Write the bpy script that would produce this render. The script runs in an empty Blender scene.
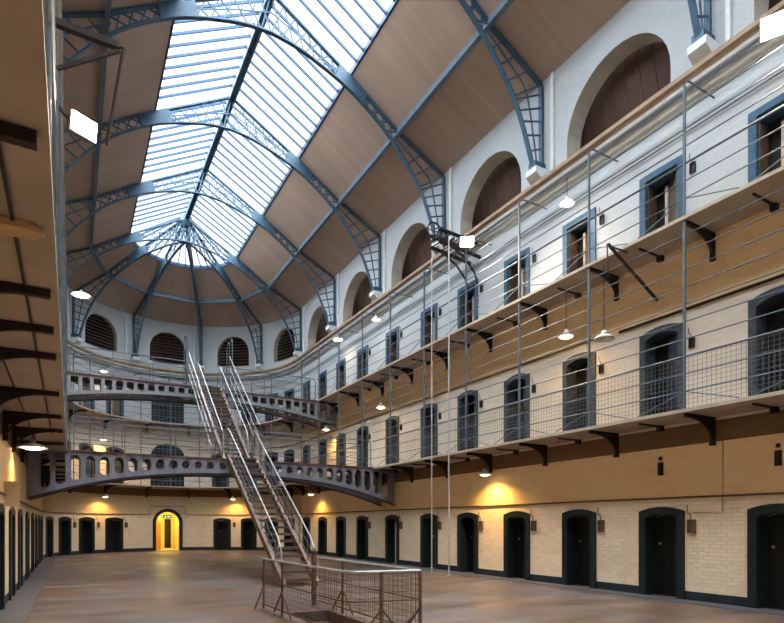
import bpy, math, random
from mathutils import Vector, Matrix
random.seed(4)
S = bpy.context.scene
C = S.collection
PI = math.pi
rad = math.radians

# ------------------------------------------------------------------ dimensions of the hall
XR, XL, YB, YC = 11.584, -1.151, 30.58 - 10 * 4.755, 30.58
XM, R = (XR + XL) / 2, (XR - XL) / 2
Z2, Z3 = 3.94, 7.77                       # walkway levels
EW = 1.015                                # walkway width
BAY = 4.755
L1 = YC - YB
L2 = L1 + PI * R
LT = L2 + L1
DOORS_Y = [5.48, 7.9, 10.26, 12.62, 15.0, 17.34, 20.08, 22.82, 25.16, 27.49, 29.79]
ORD = ['first', 'second', 'third', 'fourth', 'fifth', 'sixth', 'seventh', 'eighth', 'ninth', 'tenth', 'eleventh', 'twelfth',
       'thirteenth', 'fourteenth', 'fifteenth', 'sixteenth']

def sL(y): return y - YB
def sR(y): return L2 + (YC - y)
def sA(deg): return L1 + R * rad(deg + 90)

def frame_at(s):
    """point on the wall line and outward normal"""
    if s <= L1: return Vector((XL, YB + s, 0)), Vector((-1, 0, 0))
    if s >= L2: return Vector((XR, YC - (s - L2), 0)), Vector((1, 0, 0))
    t = (s - L1) / R - PI / 2
    n = Vector((math.sin(t), math.cos(t), 0))
    return Vector((XM, YC, 0)) + n * R, n

def at(s, o=0.0, z=0.0):
    p, n = frame_at(s)
    return p + n * o + Vector((0, 0, z))

def samples(s0, s1, step=R * rad(3.0), extra=()):
    pts = {round(s0, 5), round(s1, 5)}
    for v in (L1, L2):
        if s0 < v < s1: pts.add(round(v, 5))
    a, b = max(s0, L1), min(s1, L2)
    if b > a:
        n = max(1, int(round((b - a) / step)))
        for i in range(n + 1): pts.add(round(a + (b - a) * i / n, 5))
    for v in extra:
        if s0 < v < s1: pts.add(round(v, 5))
    r = sorted(pts)
    out = [r[0]]
    for v in r[1:]:
        if v - out[-1] > 1e-4: out.append(v)
    return out

# ------------------------------------------------------------------ materials
def lin(c): return tuple(((v / 255) / 12.92 if v / 255 <= .04045 else ((v / 255 + .055) / 1.055) ** 2.4) for v in c)
def mat(name, rgb, rough=.7, metal=0., var=.12, scale=6., bump=.0, bscale=40., emit=None, estr=0., spec=.3):
    m = bpy.data.materials.new(name); m.use_nodes = True
    nt = m.node_tree; N = nt.nodes; L = nt.links
    b = N['Principled BSDF']
    col = lin(rgb)
    b.inputs['Roughness'].default_value = rough
    b.inputs['Metallic'].default_value = metal
    b.inputs['Specular IOR Level'].default_value = spec
    tc = N.new('ShaderNodeTexCoord')
    if var > 0:
        nz = N.new('ShaderNodeTexNoise'); nz.inputs['Scale'].default_value = scale; nz.inputs['Detail'].default_value = 5
        L.new(tc.outputs['Object'], nz.inputs['Vector'])
        r = N.new('ShaderNodeMapRange'); r.inputs[1].default_value = .3; r.inputs[2].default_value = .7
        r.inputs[3].default_value = 1 - var; r.inputs[4].default_value = 1 + var
        L.new(nz.outputs['Fac'], r.inputs[0])
        mx = N.new('ShaderNodeVectorMath'); mx.operation = 'SCALE'; mx.inputs[0].default_value = col
        L.new(r.outputs[0], mx.inputs['Scale'])
        L.new(mx.outputs[0], b.inputs['Base Color'])
    else:
        b.inputs['Base Color'].default_value = (*col, 1)
    if bump > 0:
        n2 = N.new('ShaderNodeTexNoise'); n2.inputs['Scale'].default_value = bscale; n2.inputs['Detail'].default_value = 6
        L.new(tc.outputs['Object'], n2.inputs['Vector'])
        bp = N.new('ShaderNodeBump'); bp.inputs['Strength'].default_value = bump; bp.inputs['Distance'].default_value = .02
        L.new(n2.outputs['Fac'], bp.inputs['Height']); L.new(bp.outputs[0], b.inputs['Normal'])
    if emit:
        b.inputs['Emission Color'].default_value = (*emit, 1); b.inputs['Emission Strength'].default_value = estr
    return m

def brick(name, rgb, rgb2, mortar=1.06, bump=.5, stain=.25, stain_rgb=(120, 95, 65)):
    """painted brickwork, mapped in metres along the wall (UV = run, height)"""
    m = bpy.data.materials.new(name); m.use_nodes = True
    nt = m.node_tree; N = nt.nodes; L = nt.links; b = N['Principled BSDF']
    b.inputs['Roughness'].default_value = .75; b.inputs['Specular IOR Level'].default_value = .2
    uv = N.new('ShaderNodeUVMap')
    t = N.new('ShaderNodeTexBrick'); L.new(uv.outputs[0], t.inputs['Vector'])
    t.inputs['Scale'].default_value = 1.0
    t.inputs['Brick Width'].default_value = .24; t.inputs['Row Height'].default_value = .082
    t.inputs['Mortar Size'].default_value = .007; t.inputs['Mortar Smooth'].default_value = .4
    c1, c2 = lin(rgb), lin(rgb2)
    t.inputs['Color1'].default_value = (*c1, 1); t.inputs['Color2'].default_value = (*c2, 1)
    t.inputs['Mortar'].default_value = (*[v * mortar * .84 for v in c1], 1)
    nz = N.new('ShaderNodeTexNoise'); nz.inputs['Scale'].default_value = .9; nz.inputs['Detail'].default_value = 7; nz.inputs['Roughness'].default_value = .65
    L.new(uv.outputs[0], nz.inputs['Vector'])
    r = N.new('ShaderNodeMapRange'); r.inputs[1].default_value = .48; r.inputs[2].default_value = .78
    r.inputs[3].default_value = 0; r.inputs[4].default_value = stain
    L.new(nz.outputs['Fac'], r.inputs[0])
    mx = N.new('ShaderNodeMix'); mx.data_type = 'RGBA'
    L.new(r.outputs[0], mx.inputs[0]); L.new(t.outputs['Color'], mx.inputs[6]); mx.inputs[7].default_value = (*lin(stain_rgb), 1)
    L.new(mx.outputs[2], b.inputs['Base Color'])
    n2 = N.new('ShaderNodeTexNoise'); n2.inputs['Scale'].default_value = 14; n2.inputs['Detail'].default_value = 5
    L.new(uv.outputs[0], n2.inputs['Vector'])
    ad = N.new('ShaderNodeMath'); ad.operation = 'SUBTRACT'
    L.new(n2.outputs['Fac'], ad.inputs[0]); L.new(t.outputs['Fac'], ad.inputs[1])
    bp = N.new('ShaderNodeBump'); bp.inputs['Strength'].default_value = bump; bp.inputs['Distance'].default_value = .012
    L.new(ad.outputs[0], bp.inputs['Height']); L.new(bp.outputs[0], b.inputs['Normal'])
    return m

M = {}
M['brick_ground'] = brick('brick_ground', (240, 218, 186), (230, 207, 175), stain=.35, stain_rgb=(182, 150, 116), bump=1.2)
M['mustard'] = brick('mustard', (243, 210, 160), (238, 204, 154), stain=.3, stain_rgb=(192, 148, 98), bump=.35, mortar=1.17)
M['mustard_pale'] = brick('mustard_pale', (206, 180, 142), (200, 174, 136), stain=.3, stain_rgb=(176, 134, 84), bump=.35, mortar=1.17)
M['band'] = brick('band', (122, 94, 66), (116, 88, 60), stain=.3, stain_rgb=(96, 74, 52), bump=.5, mortar=1.17)
M['cream'] = brick('cream', (222, 208, 190), (216, 200, 182), stain=.3, stain_rgb=(184, 158, 130), bump=.6)
M['white'] = brick('white', (176, 181, 184), (171, 176, 179), stain=.25, stain_rgb=(178, 176, 166), bump=.6)
M['plinth'] = mat('plinth', (30, 40, 48), .55, var=.25, scale=3, bump=.2)
M['stone_white'] = mat('stone_white', (208, 213, 216), .8, var=.06, bump=.3, bscale=25)
M['reveal'] = mat('reveal', (190, 184, 170), .85, var=.12, scale=3, bump=.3, bscale=25)
M['cornice'] = mat('cornice', (150, 128, 108), .8, var=.2, scale=2.5, bump=.2)
M['cornice_white'] = mat('cornice_white', (196, 194, 188), .8, var=.12, scale=3, bump=.2)
M['slab'] = mat('slab', (172, 157, 138), .8, var=.12, scale=2.0, bump=.15)
M['slab_edge'] = mat('slab_edge', (190, 176, 156), .8, var=.12, scale=4, bump=.2)
M['iron_dark'] = mat('iron_dark', (46, 38, 34), .55, .2, var=.25, scale=8, bump=.1)
M['iron_blue'] = mat('iron_blue', (58, 86, 106), .5, .1, var=.2, scale=5, spec=.4)
M['wall_case'] = mat('wall_case', (104, 84, 62), .6, .1, var=.2)
M['iron_pale'] = mat('iron_pale', (96, 114, 128), .5, .1, var=.15)
M['glazing_blue'] = mat('glazing_blue', (20, 54, 82), .5, .1, var=.15)
M['rust_pale'] = mat('rust_pale', (142, 122, 110), .6, .2, var=.25, scale=9, bump=.1)
M['iron_grey'] = mat('iron_grey', (128, 129, 139), .5, .2, var=.16, scale=4, bump=.08, spec=.4)
M['rail'] = mat('rail', (92, 102, 111), .6, .1, var=.15, scale=5)
M['galv'] = mat('galv', (180, 180, 178), .5, .5, var=.12, scale=6)
M['rust'] = mat('rust', (104, 80, 66), .6, .3, var=.3, scale=9, bump=.1)
M['tread'] = mat('tread', (92, 76, 66), .7, .2, var=.25, scale=8, bump=.2)
M['mesh_wire'] = mat('mesh_wire', (112, 108, 106), .5, .4, var=.1)
M['door_green'] = mat('door_green', (24, 35, 36), .45, var=.3, scale=5, bump=.15)
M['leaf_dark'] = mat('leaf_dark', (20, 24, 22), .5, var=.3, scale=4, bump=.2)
M['leaf_grey'] = mat('leaf_grey', (120, 116, 116), .6, var=.15, scale=4, bump=.1)
M['jamb_cream'] = mat('jamb_cream', (176, 158, 140), .7, var=.15, scale=4)
M['door_weathered'] = mat('door_weathered', (60, 67, 72), .65, var=.4, scale=12, bump=.4)
M['leaf_slate'] = mat('leaf_slate', (52, 62, 72), .6, var=.3, scale=5, bump=.2)
M['door_blue'] = mat('door_blue', (46, 78, 102), .6, var=.3, scale=8, bump=.3)
M['leaf_brown'] = mat('leaf_brown', (84, 74, 68), .6, var=.25, scale=4, bump=.2)
M['wood_orange'] = mat('wood_orange', (78, 60, 46), .6, var=.3, scale=6)
M['black'] = mat('black', (12, 12, 12), .9, var=0)
M['boards'] = mat('boards', (76, 54, 44), .7, var=.12, scale=2.5, bump=.1)
M['louvre'] = mat('louvre', (74, 56, 48), .7, var=.2, scale=4)
M['louvre_back'] = mat('louvre_back', (30, 24, 22), .9, var=.1)
M['pipe'] = mat('pipe', (110, 82, 58), .6, .2, var=.2)
M['pipe_white'] = mat('pipe_white', (206, 208, 204), .6, var=.08)
M['brass'] = mat('brass', (196, 184, 160), .3, .9, var=.1)
M['orange'] = mat('orange', (190, 80, 40), .6, var=.1)
M['enamel'] = mat('enamel', (196, 194, 186), .4, var=.06)
M['housing'] = mat('housing', (70, 66, 64), .5, .4, var=.1)
M['timber_pale'] = mat('timber_pale', (190, 158, 112), .7, var=.15, scale=5, bump=.1)
M['sign_board'] = mat('sign_board', (206, 176, 140), .7, var=.05)
M['green_sign'] = mat('green_sign', (30, 130, 70), .5, var=0, emit=lin((40, 150, 80)), estr=.35)
M['sign_white'] = mat('sign_white', (230, 235, 230), .5, var=0, emit=(.8, .9, .8), estr=.5)
M['cell_wall'] = mat('cell_wall', (232, 214, 150), .8, var=.08)
M['wood_door'] = mat('wood_door', (170, 120, 50), .6, var=.25, scale=8)
M['bulb_warm'] = mat('bulb_warm', (255, 230, 190), .5, var=0, emit=(1, .80, .48), estr=9)
M['bulb_white'] = mat('bulb_white', (255, 245, 230), .5, var=0, emit=(1, .88, .70), estr=9)
M['flood_lens'] = mat('flood_lens', (255, 245, 230), .5, var=0, emit=(1, .90, .74), estr=22)

# ceiling boards: faint seams running from wall to ridge
def ceiling_mat():
    m = bpy.data.materials.new('ceiling_boards'); m.use_nodes = True
    N = m.node_tree.nodes; L = m.node_tree.links; b = N['Principled BSDF']
    b.inputs['Roughness'].default_value = .7; b.inputs['Specular IOR Level'].default_value = .25
    uv = N.new('ShaderNodeUVMap')
    t = N.new('ShaderNodeTexBrick'); L.new(uv.outputs[0], t.inputs['Vector'])
    t.offset = .0
    t.inputs['Scale'].default_value = 1; t.inputs['Brick Width'].default_value = .1585; t.inputs['Row Height'].default_value = 30
    t.inputs['Mortar Size'].default_value = .004
    c1 = lin((182, 160, 144)); c2 = lin((175, 153, 138))
    t.inputs['Color1'].default_value = (*c1, 1); t.inputs['Color2'].default_value = (*c2, 1)
    t.inputs['Mortar'].default_value = (*[v * .85 for v in c1], 1)
    nz = N.new('ShaderNodeTexNoise'); nz.inputs['Scale'].default_value = .7; nz.inputs['Detail'].default_value = 6
    L.new(uv.outputs[0], nz.inputs['Vector'])
    r = N.new('ShaderNodeMapRange'); r.inputs[1].default_value = .3; r.inputs[2].default_value = .75; r.inputs[3].default_value = .9; r.inputs[4].default_value = 1.08
    L.new(nz.outputs['Fac'], r.inputs[0])
    mx = N.new('ShaderNodeVectorMath'); mx.operation = 'SCALE'
    L.new(t.outputs['Color'], mx.inputs[0]); L.new(r.outputs[0], mx.inputs['Scale']); L.new(mx.outputs[0], b.inputs['Base Color'])
    return m
M['ceiling'] = ceiling_mat()

def floor_mat():
    m = bpy.data.materials.new('floor_flags'); m.use_nodes = True
    N = m.node_tree.nodes; L = m.node_tree.links; b = N['Principled BSDF']
    tc = N.new('ShaderNodeTexCoord')
    br = N.new('ShaderNodeTexBrick'); L.new(tc.outputs['Object'], br.inputs['Vector'])
    br.inputs['Scale'].default_value = 1; br.inputs['Brick Width'].default_value = 3.1; br.inputs['Row Height'].default_value = 2.2
    br.inputs['Mortar Size'].default_value = .012
    c1, c2 = lin((134, 104, 84)), lin((118, 98, 86))
    br.inputs['Color1'].default_value = (*c1, 1); br.inputs['Color2'].default_value = (*c2, 1); br.inputs['Mortar'].default_value = (*lin((88, 74, 64)), 1)
    nz = N.new('ShaderNodeTexNoise'); nz.inputs['Scale'].default_value = .55; nz.inputs['Detail'].default_value = 8; nz.inputs['Roughness'].default_value = .62
    L.new(tc.outputs['Object'], nz.inputs['Vector'])
    mpg = N.new('ShaderNodeMapping'); mpg.inputs['Scale'].default_value = (.35, 1.3, 1); L.new(tc.outputs['Object'], mpg.inputs['Vector'])
    nz2 = N.new('ShaderNodeTexNoise'); nz2.inputs['Scale'].default_value = 1.1; nz2.inputs['Detail'].default_value = 6
    L.new(mpg.outputs[0], nz2.inputs['Vector'])
    r = N.new('ShaderNodeMapRange'); r.inputs[1].default_value = .42; r.inputs[2].default_value = .68; r.inputs[3].default_value = 0; r.inputs[4].default_value = .75
    L.new(nz.outputs['Fac'], r.inputs[0])
    mx = N.new('ShaderNodeMix'); mx.data_type = 'RGBA'
    L.new(r.outputs[0], mx.inputs[0]); L.new(br.outputs['Color'], mx.inputs[6]); mx.inputs[7].default_value = (*lin((118, 118, 124)), 1)
    r2 = N.new('ShaderNodeMapRange'); r2.inputs[1].default_value = .3; r2.inputs[2].default_value = .7; r2.inputs[3].default_value = .30; r2.inputs[4].default_value = .80
    L.new(nz2.outputs['Fac'], r2.inputs[0])
    sc = N.new('ShaderNodeVectorMath'); sc.operation = 'SCALE'; L.new(mx.outputs[2], sc.inputs[0]); L.new(r2.outputs[0], sc.inputs['Scale'])
    L.new(sc.outputs[0], b.inputs['Base Color'])
    r3 = N.new('ShaderNodeMapRange'); r3.inputs[1].default_value = .3; r3.inputs[2].default_value = .7; r3.inputs[3].default_value = .34; r3.inputs[4].default_value = .6
    L.new(nz.outputs['Fac'], r3.inputs[0]); L.new(r3.outputs[0], b.inputs['Roughness'])
    b.inputs['Specular IOR Level'].default_value = .35
    n3 = N.new('ShaderNodeTexNoise'); n3.inputs['Scale'].default_value = 12; n3.inputs['Detail'].default_value = 5; L.new(tc.outputs['Object'], n3.inputs['Vector'])
    bp = N.new('ShaderNodeBump'); bp.inputs['Strength'].default_value = .12; bp.inputs['Distance'].default_value = .02
    L.new(n3.outputs['Fac'], bp.inputs['Height']); L.new(bp.outputs[0], b.inputs['Normal'])
    return m
M['floor'] = floor_mat()
M['paving'] = mat('paving', (80, 77, 78), .6, var=.15, scale=1.5, bump=.15)

def glass_mat():
    m = bpy.data.materials.new('roof_glass'); m.use_nodes = True
    N = m.node_tree.nodes; L = m.node_tree.links
    N.remove(N['Principled BSDF'])
    tr = N.new('ShaderNodeBsdfTransparent'); tr.inputs[0].default_value = (.95, .975, 1, 1)
    gl = N.new('ShaderNodeBsdfGlossy'); gl.inputs['Roughness'].default_value = .12
    tl = N.new('ShaderNodeBsdfTranslucent'); tl.inputs[0].default_value = (.9, .95, 1, 1)
    m1 = N.new('ShaderNodeMixShader'); m1.inputs[0].default_value = .06; L.new(tr.outputs[0], m1.inputs[1]); L.new(gl.outputs[0], m1.inputs[2])
    m2 = N.new('ShaderNodeMixShader'); m2.inputs[0].default_value = .12; L.new(m1.outputs[0], m2.inputs[1]); L.new(tl.outputs[0], m2.inputs[2])
    L.new(m2.outputs[0], N['Material Output'].inputs['Surface'])
    return m
M['glass'] = glass_mat()

# ------------------------------------------------------------------ mesh builder
class MB:
    def __init__(self): self.v = []; self.f = []; self.m = []; self.uv = None
    def add(self, vs, fs, mi=0):
        o = len(self.v); self.v += [tuple(p) for p in vs]
        for f in fs: self.f.append(tuple(i + o for i in f)); self.m.append(mi)
    def box(self, x0, x1, y0, y1, z0, z1, mi=0):
        vs = [(x, y, z) for z in (z0, z1) for y in (y0, y1) for x in (x0, x1)]
        self.add(vs, [(0, 2, 3, 1), (4, 5, 7, 6), (0, 1, 5, 4), (2, 6, 7, 3), (0, 4, 6, 2), (1, 3, 7, 5)], mi)
    def bar(self, p, q, w, h, up=(0, 0, 1), mi=0):
        p, q = Vector(p), Vector(q); d = (q - p).normalized(); u = Vector(up)
        if abs(d.dot(u)) > .98: u = Vector((1, 0, 0)) if abs(d.x) < .9 else Vector((0, 1, 0))
        a = d.cross(u).normalized() * w / 2; b = a.cross(d).normalized() * h / 2
        vs = [e + sa * a + sb * b for e in (p, q) for sa, sb in ((-1, -1), (1, -1), (1, 1), (-1, 1))]
        self.add(vs, [(0, 1, 2, 3), (7, 6, 5, 4), (0, 4, 5, 1), (1, 5, 6, 2), (2, 6, 7, 3), (3, 7, 4, 0)], mi)
    def tube(self, pts, r, n=6, mi=0, closed=False):
        pts = [Vector(p) for p in pts]; k = len(pts); rings = []
        for i, p in enumerate(pts):
            a = pts[i - 1] if (i > 0 or closed) else p; b = pts[(i + 1) % k] if (i < k - 1 or closed) else p
            d = (b - a).normalized()
            u = Vector((0, 0, 1)) if abs(d.z) < .95 else Vector((1, 0, 0))
            s = d.cross(u).normalized(); t = s.cross(d).normalized()
            rings.append([p + (s * math.cos(2 * PI * j / n) + t * math.sin(2 * PI * j / n)) * r for j in range(n)])
        vs = [q for rg in rings for q in rg]; fs = []
        for i in range(k if closed else k - 1):
            for j in range(n):
                a, b = i * n, ((i + 1) % k) * n
                fs.append((a + j, a + (j + 1) % n, b + (j + 1) % n, b + j))
        if not closed: fs += [tuple(range(n))[::-1], tuple((k - 1) * n + j for j in range(n))]
        self.add(vs, fs, mi)
    def lathe(self, prof, c=(0, 0, 0), n=20, mi=0):
        vs = []; fs = []
        for r, z in prof:
            for j in range(n):
                a = 2 * PI * j / n; vs.append((c[0] + r * math.cos(a), c[1] + r * math.sin(a), c[2] + z))
        for i in range(len(prof) - 1):
            for j in range(n): fs.append((i * n + j, i * n + (j + 1) % n, (i + 1) * n + (j + 1) % n, (i + 1) * n + j))
        self.add(vs, fs, mi)
    def prism(self, poly, d0, d1, plane='xz', mi=0):
        """polygon extruded: plane xz -> along y, yz -> along x"""
        n = len(poly)
        f3 = {'xz': lambda a, b, d: (a, d, b), 'yz': lambda a, b, d: (d, a, b), 'xy': lambda a, b, d: (a, b, d)}[plane]
        vs = [f3(a, b, d0) for a, b in poly] + [f3(a, b, d1) for a, b in poly]
        fs = [tuple(range(n)), tuple(range(2 * n - 1, n - 1, -1))] + [(i, n + i, n + (i + 1) % n, (i + 1) % n) for i in range(n)]
        self.add(vs, fs, mi)
    def sweep(self, prof, ss, mi=0, caps=True):
        """closed profile (o,z) swept along the wall line"""
        n = len(prof); vs = [at(s, o, z) for s in ss for o, z in prof]; fs = []
        for i in range(len(ss) - 1):
            for j in range(n):
                fs.append((i * n + j, (i + 1) * n + j, (i + 1) * n + (j + 1) % n, i * n + (j + 1) % n))
        if caps: fs += [tuple(range(n)), tuple((len(ss) - 1) * n + j for j in range(n - 1, -1, -1))]
        self.add(vs, fs, mi)
    def mesh(self, name, mats, smooth=False):
        me = bpy.data.meshes.new(name); me.from_pydata(self.v, [], self.f)
        for k in (mats if isinstance(mats, (list, tuple)) else [mats]): me.materials.append(M[k])
        me.polygons.foreach_set('material_index', self.m)
        if smooth: me.polygons.foreach_set('use_smooth', [True] * len(self.f))
        if self.uv:
            lay = me.uv_layers.new(name='UVMap')
            for p in me.polygons:
                for li in p.loop_indices: lay.data[li].uv = self.uv[me.loops[li].vertex_index]
        import bmesh
        bm = bmesh.new(); bm.from_mesh(me); bmesh.ops.recalc_face_normals(bm, faces=bm.faces); bm.to_mesh(me); bm.free()
        me.update(); return me
    def build(self, name, mats, parent=None, smooth=False, **tags):
        o = bpy.data.objects.new(name, self.mesh(name, mats, smooth)); C.objects.link(o)
        if parent: o.parent = parent
        for k, v in tags.items(): o[k] = v
        return o

def tag(o, label, category, group=None, kind=None):
    o['label'] = label; o['category'] = category
    if group: o['group'] = group
    if kind: o['kind'] = kind
    return o
def empty(name, loc=(0, 0, 0), rz=0.):
    o = bpy.data.objects.new(name, None); o.empty_display_size = .1; C.objects.link(o)
    o.location = loc; o.rotation_euler = (0, 0, rz); return o
def copy_tree(o, parent=None):
    c = o.copy(); C.objects.link(c)
    if parent: c.parent = parent
    for ch in KIDS.get(o.name, []): copy_tree(ch, c)
    return c
KIDS = {}
def own(root, *ch):
    KIDS.setdefault(root.name, []).extend(ch)
def place_on_wall(o, s, z, off=0.):
    p, n = frame_at(s)
    o.location = p + n * off + Vector((0, 0, z))
    o.rotation_euler = (0, 0, math.atan2(-n.x, n.y))         # local +y points out through the wall

# ------------------------------------------------------------------ walls
def wall(name, s0, s1, bands, ops, ztop, label, reveal_mi):
    """bands: [(z_from, material index)], ops: dict(s0,s1,z0,zs,z1,semi,depth)"""
    mats = ['plinth', 'brick_ground', 'mustard', 'band', 'cream', 'white', 'mustard_pale', 'reveal', 'black']
    ex = []
    for o in ops:
        ex += [o['s0'], o['s1']]
        if o['semi']:
            ex += [o['s0'] + (o['s1'] - o['s0']) * (1 - math.cos(PI * i / 18)) / 2 for i in range(1, 18)]
    ss = samples(s0, s1, extra=ex)
    zs = {0.0, ztop}
    for z, _ in bands: zs.add(z)
    for o in ops: zs |= {o['z0'], o['zs'], o['z1']}
    zs = sorted(z for z in zs if 0 <= z <= ztop)
    mb = MB(); mb.uv = []
    def quad(pts, mi):
        vs = [at(s, o, z) for s, z, o in pts]
        mb.add(vs, [tuple(range(len(pts)))], mi); mb.uv += [(s + o, z) for s, z, o in pts]
    def band(z):
        mi = bands[0][1]
        for zz, m in bands:
            if z >= zz: mi = m
        return mi
    def arc(o, s):
        c = (o['s0'] + o['s1']) / 2; r = (o['s1'] - o['s0']) / 2
        k = max(0., 1 - ((s - c) / r) ** 2)
        return o['zs'] + (o['z1'] - o['zs']) * math.sqrt(k)
    for a, b in zip(ss, ss[1:]):
        m = (a + b) / 2
        here = [o for o in ops if o['s0'] - 1e-5 < m < o['s1'] + 1e-5]
        for z0, z1 in zip(zs, zs[1:]):
            zm = (z0 + z1) / 2; mi = band(zm); done = False
            for o in here:
                if o['z0'] < zm < o['zs']: done = True
                elif o['zs'] < zm < o['z1'] and not o['semi']: done = True
                elif o['zs'] < zm < o['z1']:
                    za, zb = arc(o, a), arc(o, b)
                    lo = lambda q: min(max(q, z0), z1)
                    if z1 > min(za, zb): quad([(a, lo(za), 0), (b, lo(zb), 0), (b, z1, 0), (a, z1, 0)], mi)
                    done = True
            if not done: quad([(a, z0, 0), (b, z0, 0), (b, z1, 0), (a, z1, 0)], mi)
    for o in ops:                                            # reveals
        d = o['depth']
        if d <= 0: continue
        cols = [s for s in ss if o['s0'] - 1e-4 <= s <= o['s1'] + 1e-4]
        top = [(s, arc(o, s) if o['semi'] else o['z1']) for s in cols]
        ring = [(o['s0'], o['z0'])] + top + [(o['s1'], o['z0'])]
        for (sa, za), (sb, zb) in zip(ring, ring[1:] + ring[:1]):
            if abs(sa - sb) + abs(za - zb) < 1e-4: continue
            quad([(sa, za, 0), (sb, zb, 0), (sb, zb, d), (sa, za, d)], reveal_mi)
    w = mb.build(name, mats); tag(w, label, 'wall', kind='structure'); return w

BR = [(0, 0), (.2, 1), (2.22, 2), (3.36, 3), (3.8, 4), (6.3, 2), (7.7, 5)]
BA = [(0, 0), (.2, 1), (2.22, 6), (3.36, 3), (3.8, 4), (7.7, 5)]
DW, DH, DC = .50, 1.84, 1.93                                  # opening half width, height at springing, crown
def dop(s, z, h=DC): return dict(s0=s - DW, s1=s + DW, z0=z, zs=z + h, z1=z + h + .001, semi=False, depth=0)
ARCH_Y = [9.18 + BAY * k for k in (-1, 0, 1, 2, 3, 4)]
def aop(s): return dict(s0=s - 1.5, s1=s + 1.5, z0=11.1, zs=11.85, z1=13.36, semi=True, depth=.5)
APSE_W = [-72, -36, 0, 36, 72]
A_D1 = [-74.8, -59.7, -44.5, -28.5, 29.5, 45.5, 61, 76]
A_D2 = [-74.8, -59.7, -44.5, -28.0, 28.5, 45.5, 61, 76]
ops_r = [dop(sR(y), 0) for y in DOORS_Y] + [dop(sR(y), Z2, 2.1) for y in DOORS_Y] + [dop(sR(y), Z3, 1.83) for y in DOORS_Y] + [aop(sR(y)) for y in ARCH_Y]
ops_l = [dop(sL(y), 0) for y in DOORS_Y[3:]] + [aop(sL(y)) for y in ARCH_Y]
ops_a = [dop(sA(a), 0) for a in A_D1] + [dop(sA(a), Z2, 2.1) for a in A_D2] + [dop(sA(a), Z3, 1.83) for a in A_D2]
AH = .86
ops_a.append(dict(s0=sA(0) - AH, s1=sA(0) + AH, z0=0, zs=1.72, z1=2.58, semi=True, depth=.5))
ops_a.append(dict(s0=sA(0) - 1.0, s1=sA(0) + 1.0, z0=Z2, zs=5.75, z1=6.65, semi=True, depth=.4))
ops_a.append(dict(s0=sA(0) - .95, s1=sA(0) + .95, z0=Z3, zs=9.8, z1=9.801, semi=False, depth=.3))
for a in APSE_W:
    ops_a.append(dict(s0=sA(a) - 1.04, s1=sA(a) + 1.04, z0=11.65, zs=12.45, z1=13.55, semi=True, depth=.32))
wall('wall_right', L2, LT, BR, ops_r, 14.2, 'long right wall painted in cream and mustard bands with three tiers of cell doors', 7)
wall('wall_left', 0, L1, BR, ops_l, 14.2, 'left wall close to the viewer with mustard upper band and dark cell doors', 7)
wall('wall_apse', L1, L2, BA, ops_a, 14.2, 'curved end wall with arched doorway and five louvred arches above', 7)
mb = MB(); mb.uv = []
pts = [(XL, 0), (XR, 0), (XR, 14.15), (XR - 1.98, 14.95), (XR - 3.73, 16.2), (XM, 17.8), (XL + 3.73, 16.2), (XL + 1.98, 14.95), (XL, 14.15)]
mb.add([(x, YB, z) for x, z in pts] + [(x, YB - .3, z) for x, z in pts],
       [tuple(range(9)), tuple(range(17, 8, -1))] + [(i, 9 + i, 9 + (i + 1) % 9, (i + 1) % 9) for i in range(9)]); mb.uv += pts + pts
tag(mb.build('wall_back', ['white']), 'plain end wall closing the hall behind the viewer', 'wall', kind='structure')

# ------------------------------------------------------------------ floor with the stairwell hole
HX0, HX1, HY0, HY1 = 3.46, 4.26, 7.1, 9.9
mb = MB()
XO = .62
arcpts = [(XM + (R + XO) * math.cos(PI * i / 40), YC + (R + XO) * math.sin(PI * i / 40)) for i in range(41)]
def slab_top(poly): mb.prism(poly, -.3, 0, 'xy')
slab_top([(XL - XO, YB), (HX0, YB), (HX0, YC), (XL - XO, YC)])
slab_top([(HX1, YB), (XR + XO, YB), (XR + XO, YC), (HX1, YC)])
slab_top([(HX0, YB), (HX1, YB), (HX1, HY0), (HX0, HY0)])
slab_top([(HX0, HY1), (HX1, HY1), (HX1, YC), (HX0, YC)])
slab_top(arcpts)
tag(mb.build('floor', ['floor']), 'worn brown stone hall floor with pale patches', 'floor', kind='structure')
ss = samples(0, LT)
mb = MB(); mb.sweep([(-.5, .0), (-.5, .012), (0, .012), (0, .0)], ss)
tag(mb.build('trim_1', ['paving']), 'grey paving strip along the foot of the walls', 'paving', kind='structure')

# stairwell going down
well = empty('stairwell', (HX0, HY0, 0))
mb = MB(); w, l, dp = HX1 - HX0, HY1 - HY0, 2.4
mb.box(-.12, 0, -.12, l + .12, -dp, -.3); mb.box(w, w + .12, -.12, l + .12, -dp, -.3)
mb.box(0, w, -.12, 0, -dp, -.3); mb.box(0, w, l, l + .12, -dp, -.3); mb.box(-.12, w + .12, -.12, l + .12, -dp - .1, -dp)
mb.build('well_wall', ['reveal'], well)
for i in range(9):
    mb = MB(); mb.box(.0, w, l - .3 * (i + 1), l - .3 * i, -.2 * (i + 1) - .08, -.2 * (i + 1) + .0)
    mb.build('step', ['stone_white' if i == 2 else 'tread'], well)
tag(well, 'dark stairwell opening in the floor inside the wire fence, steps leading down', 'stairwell')

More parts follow.
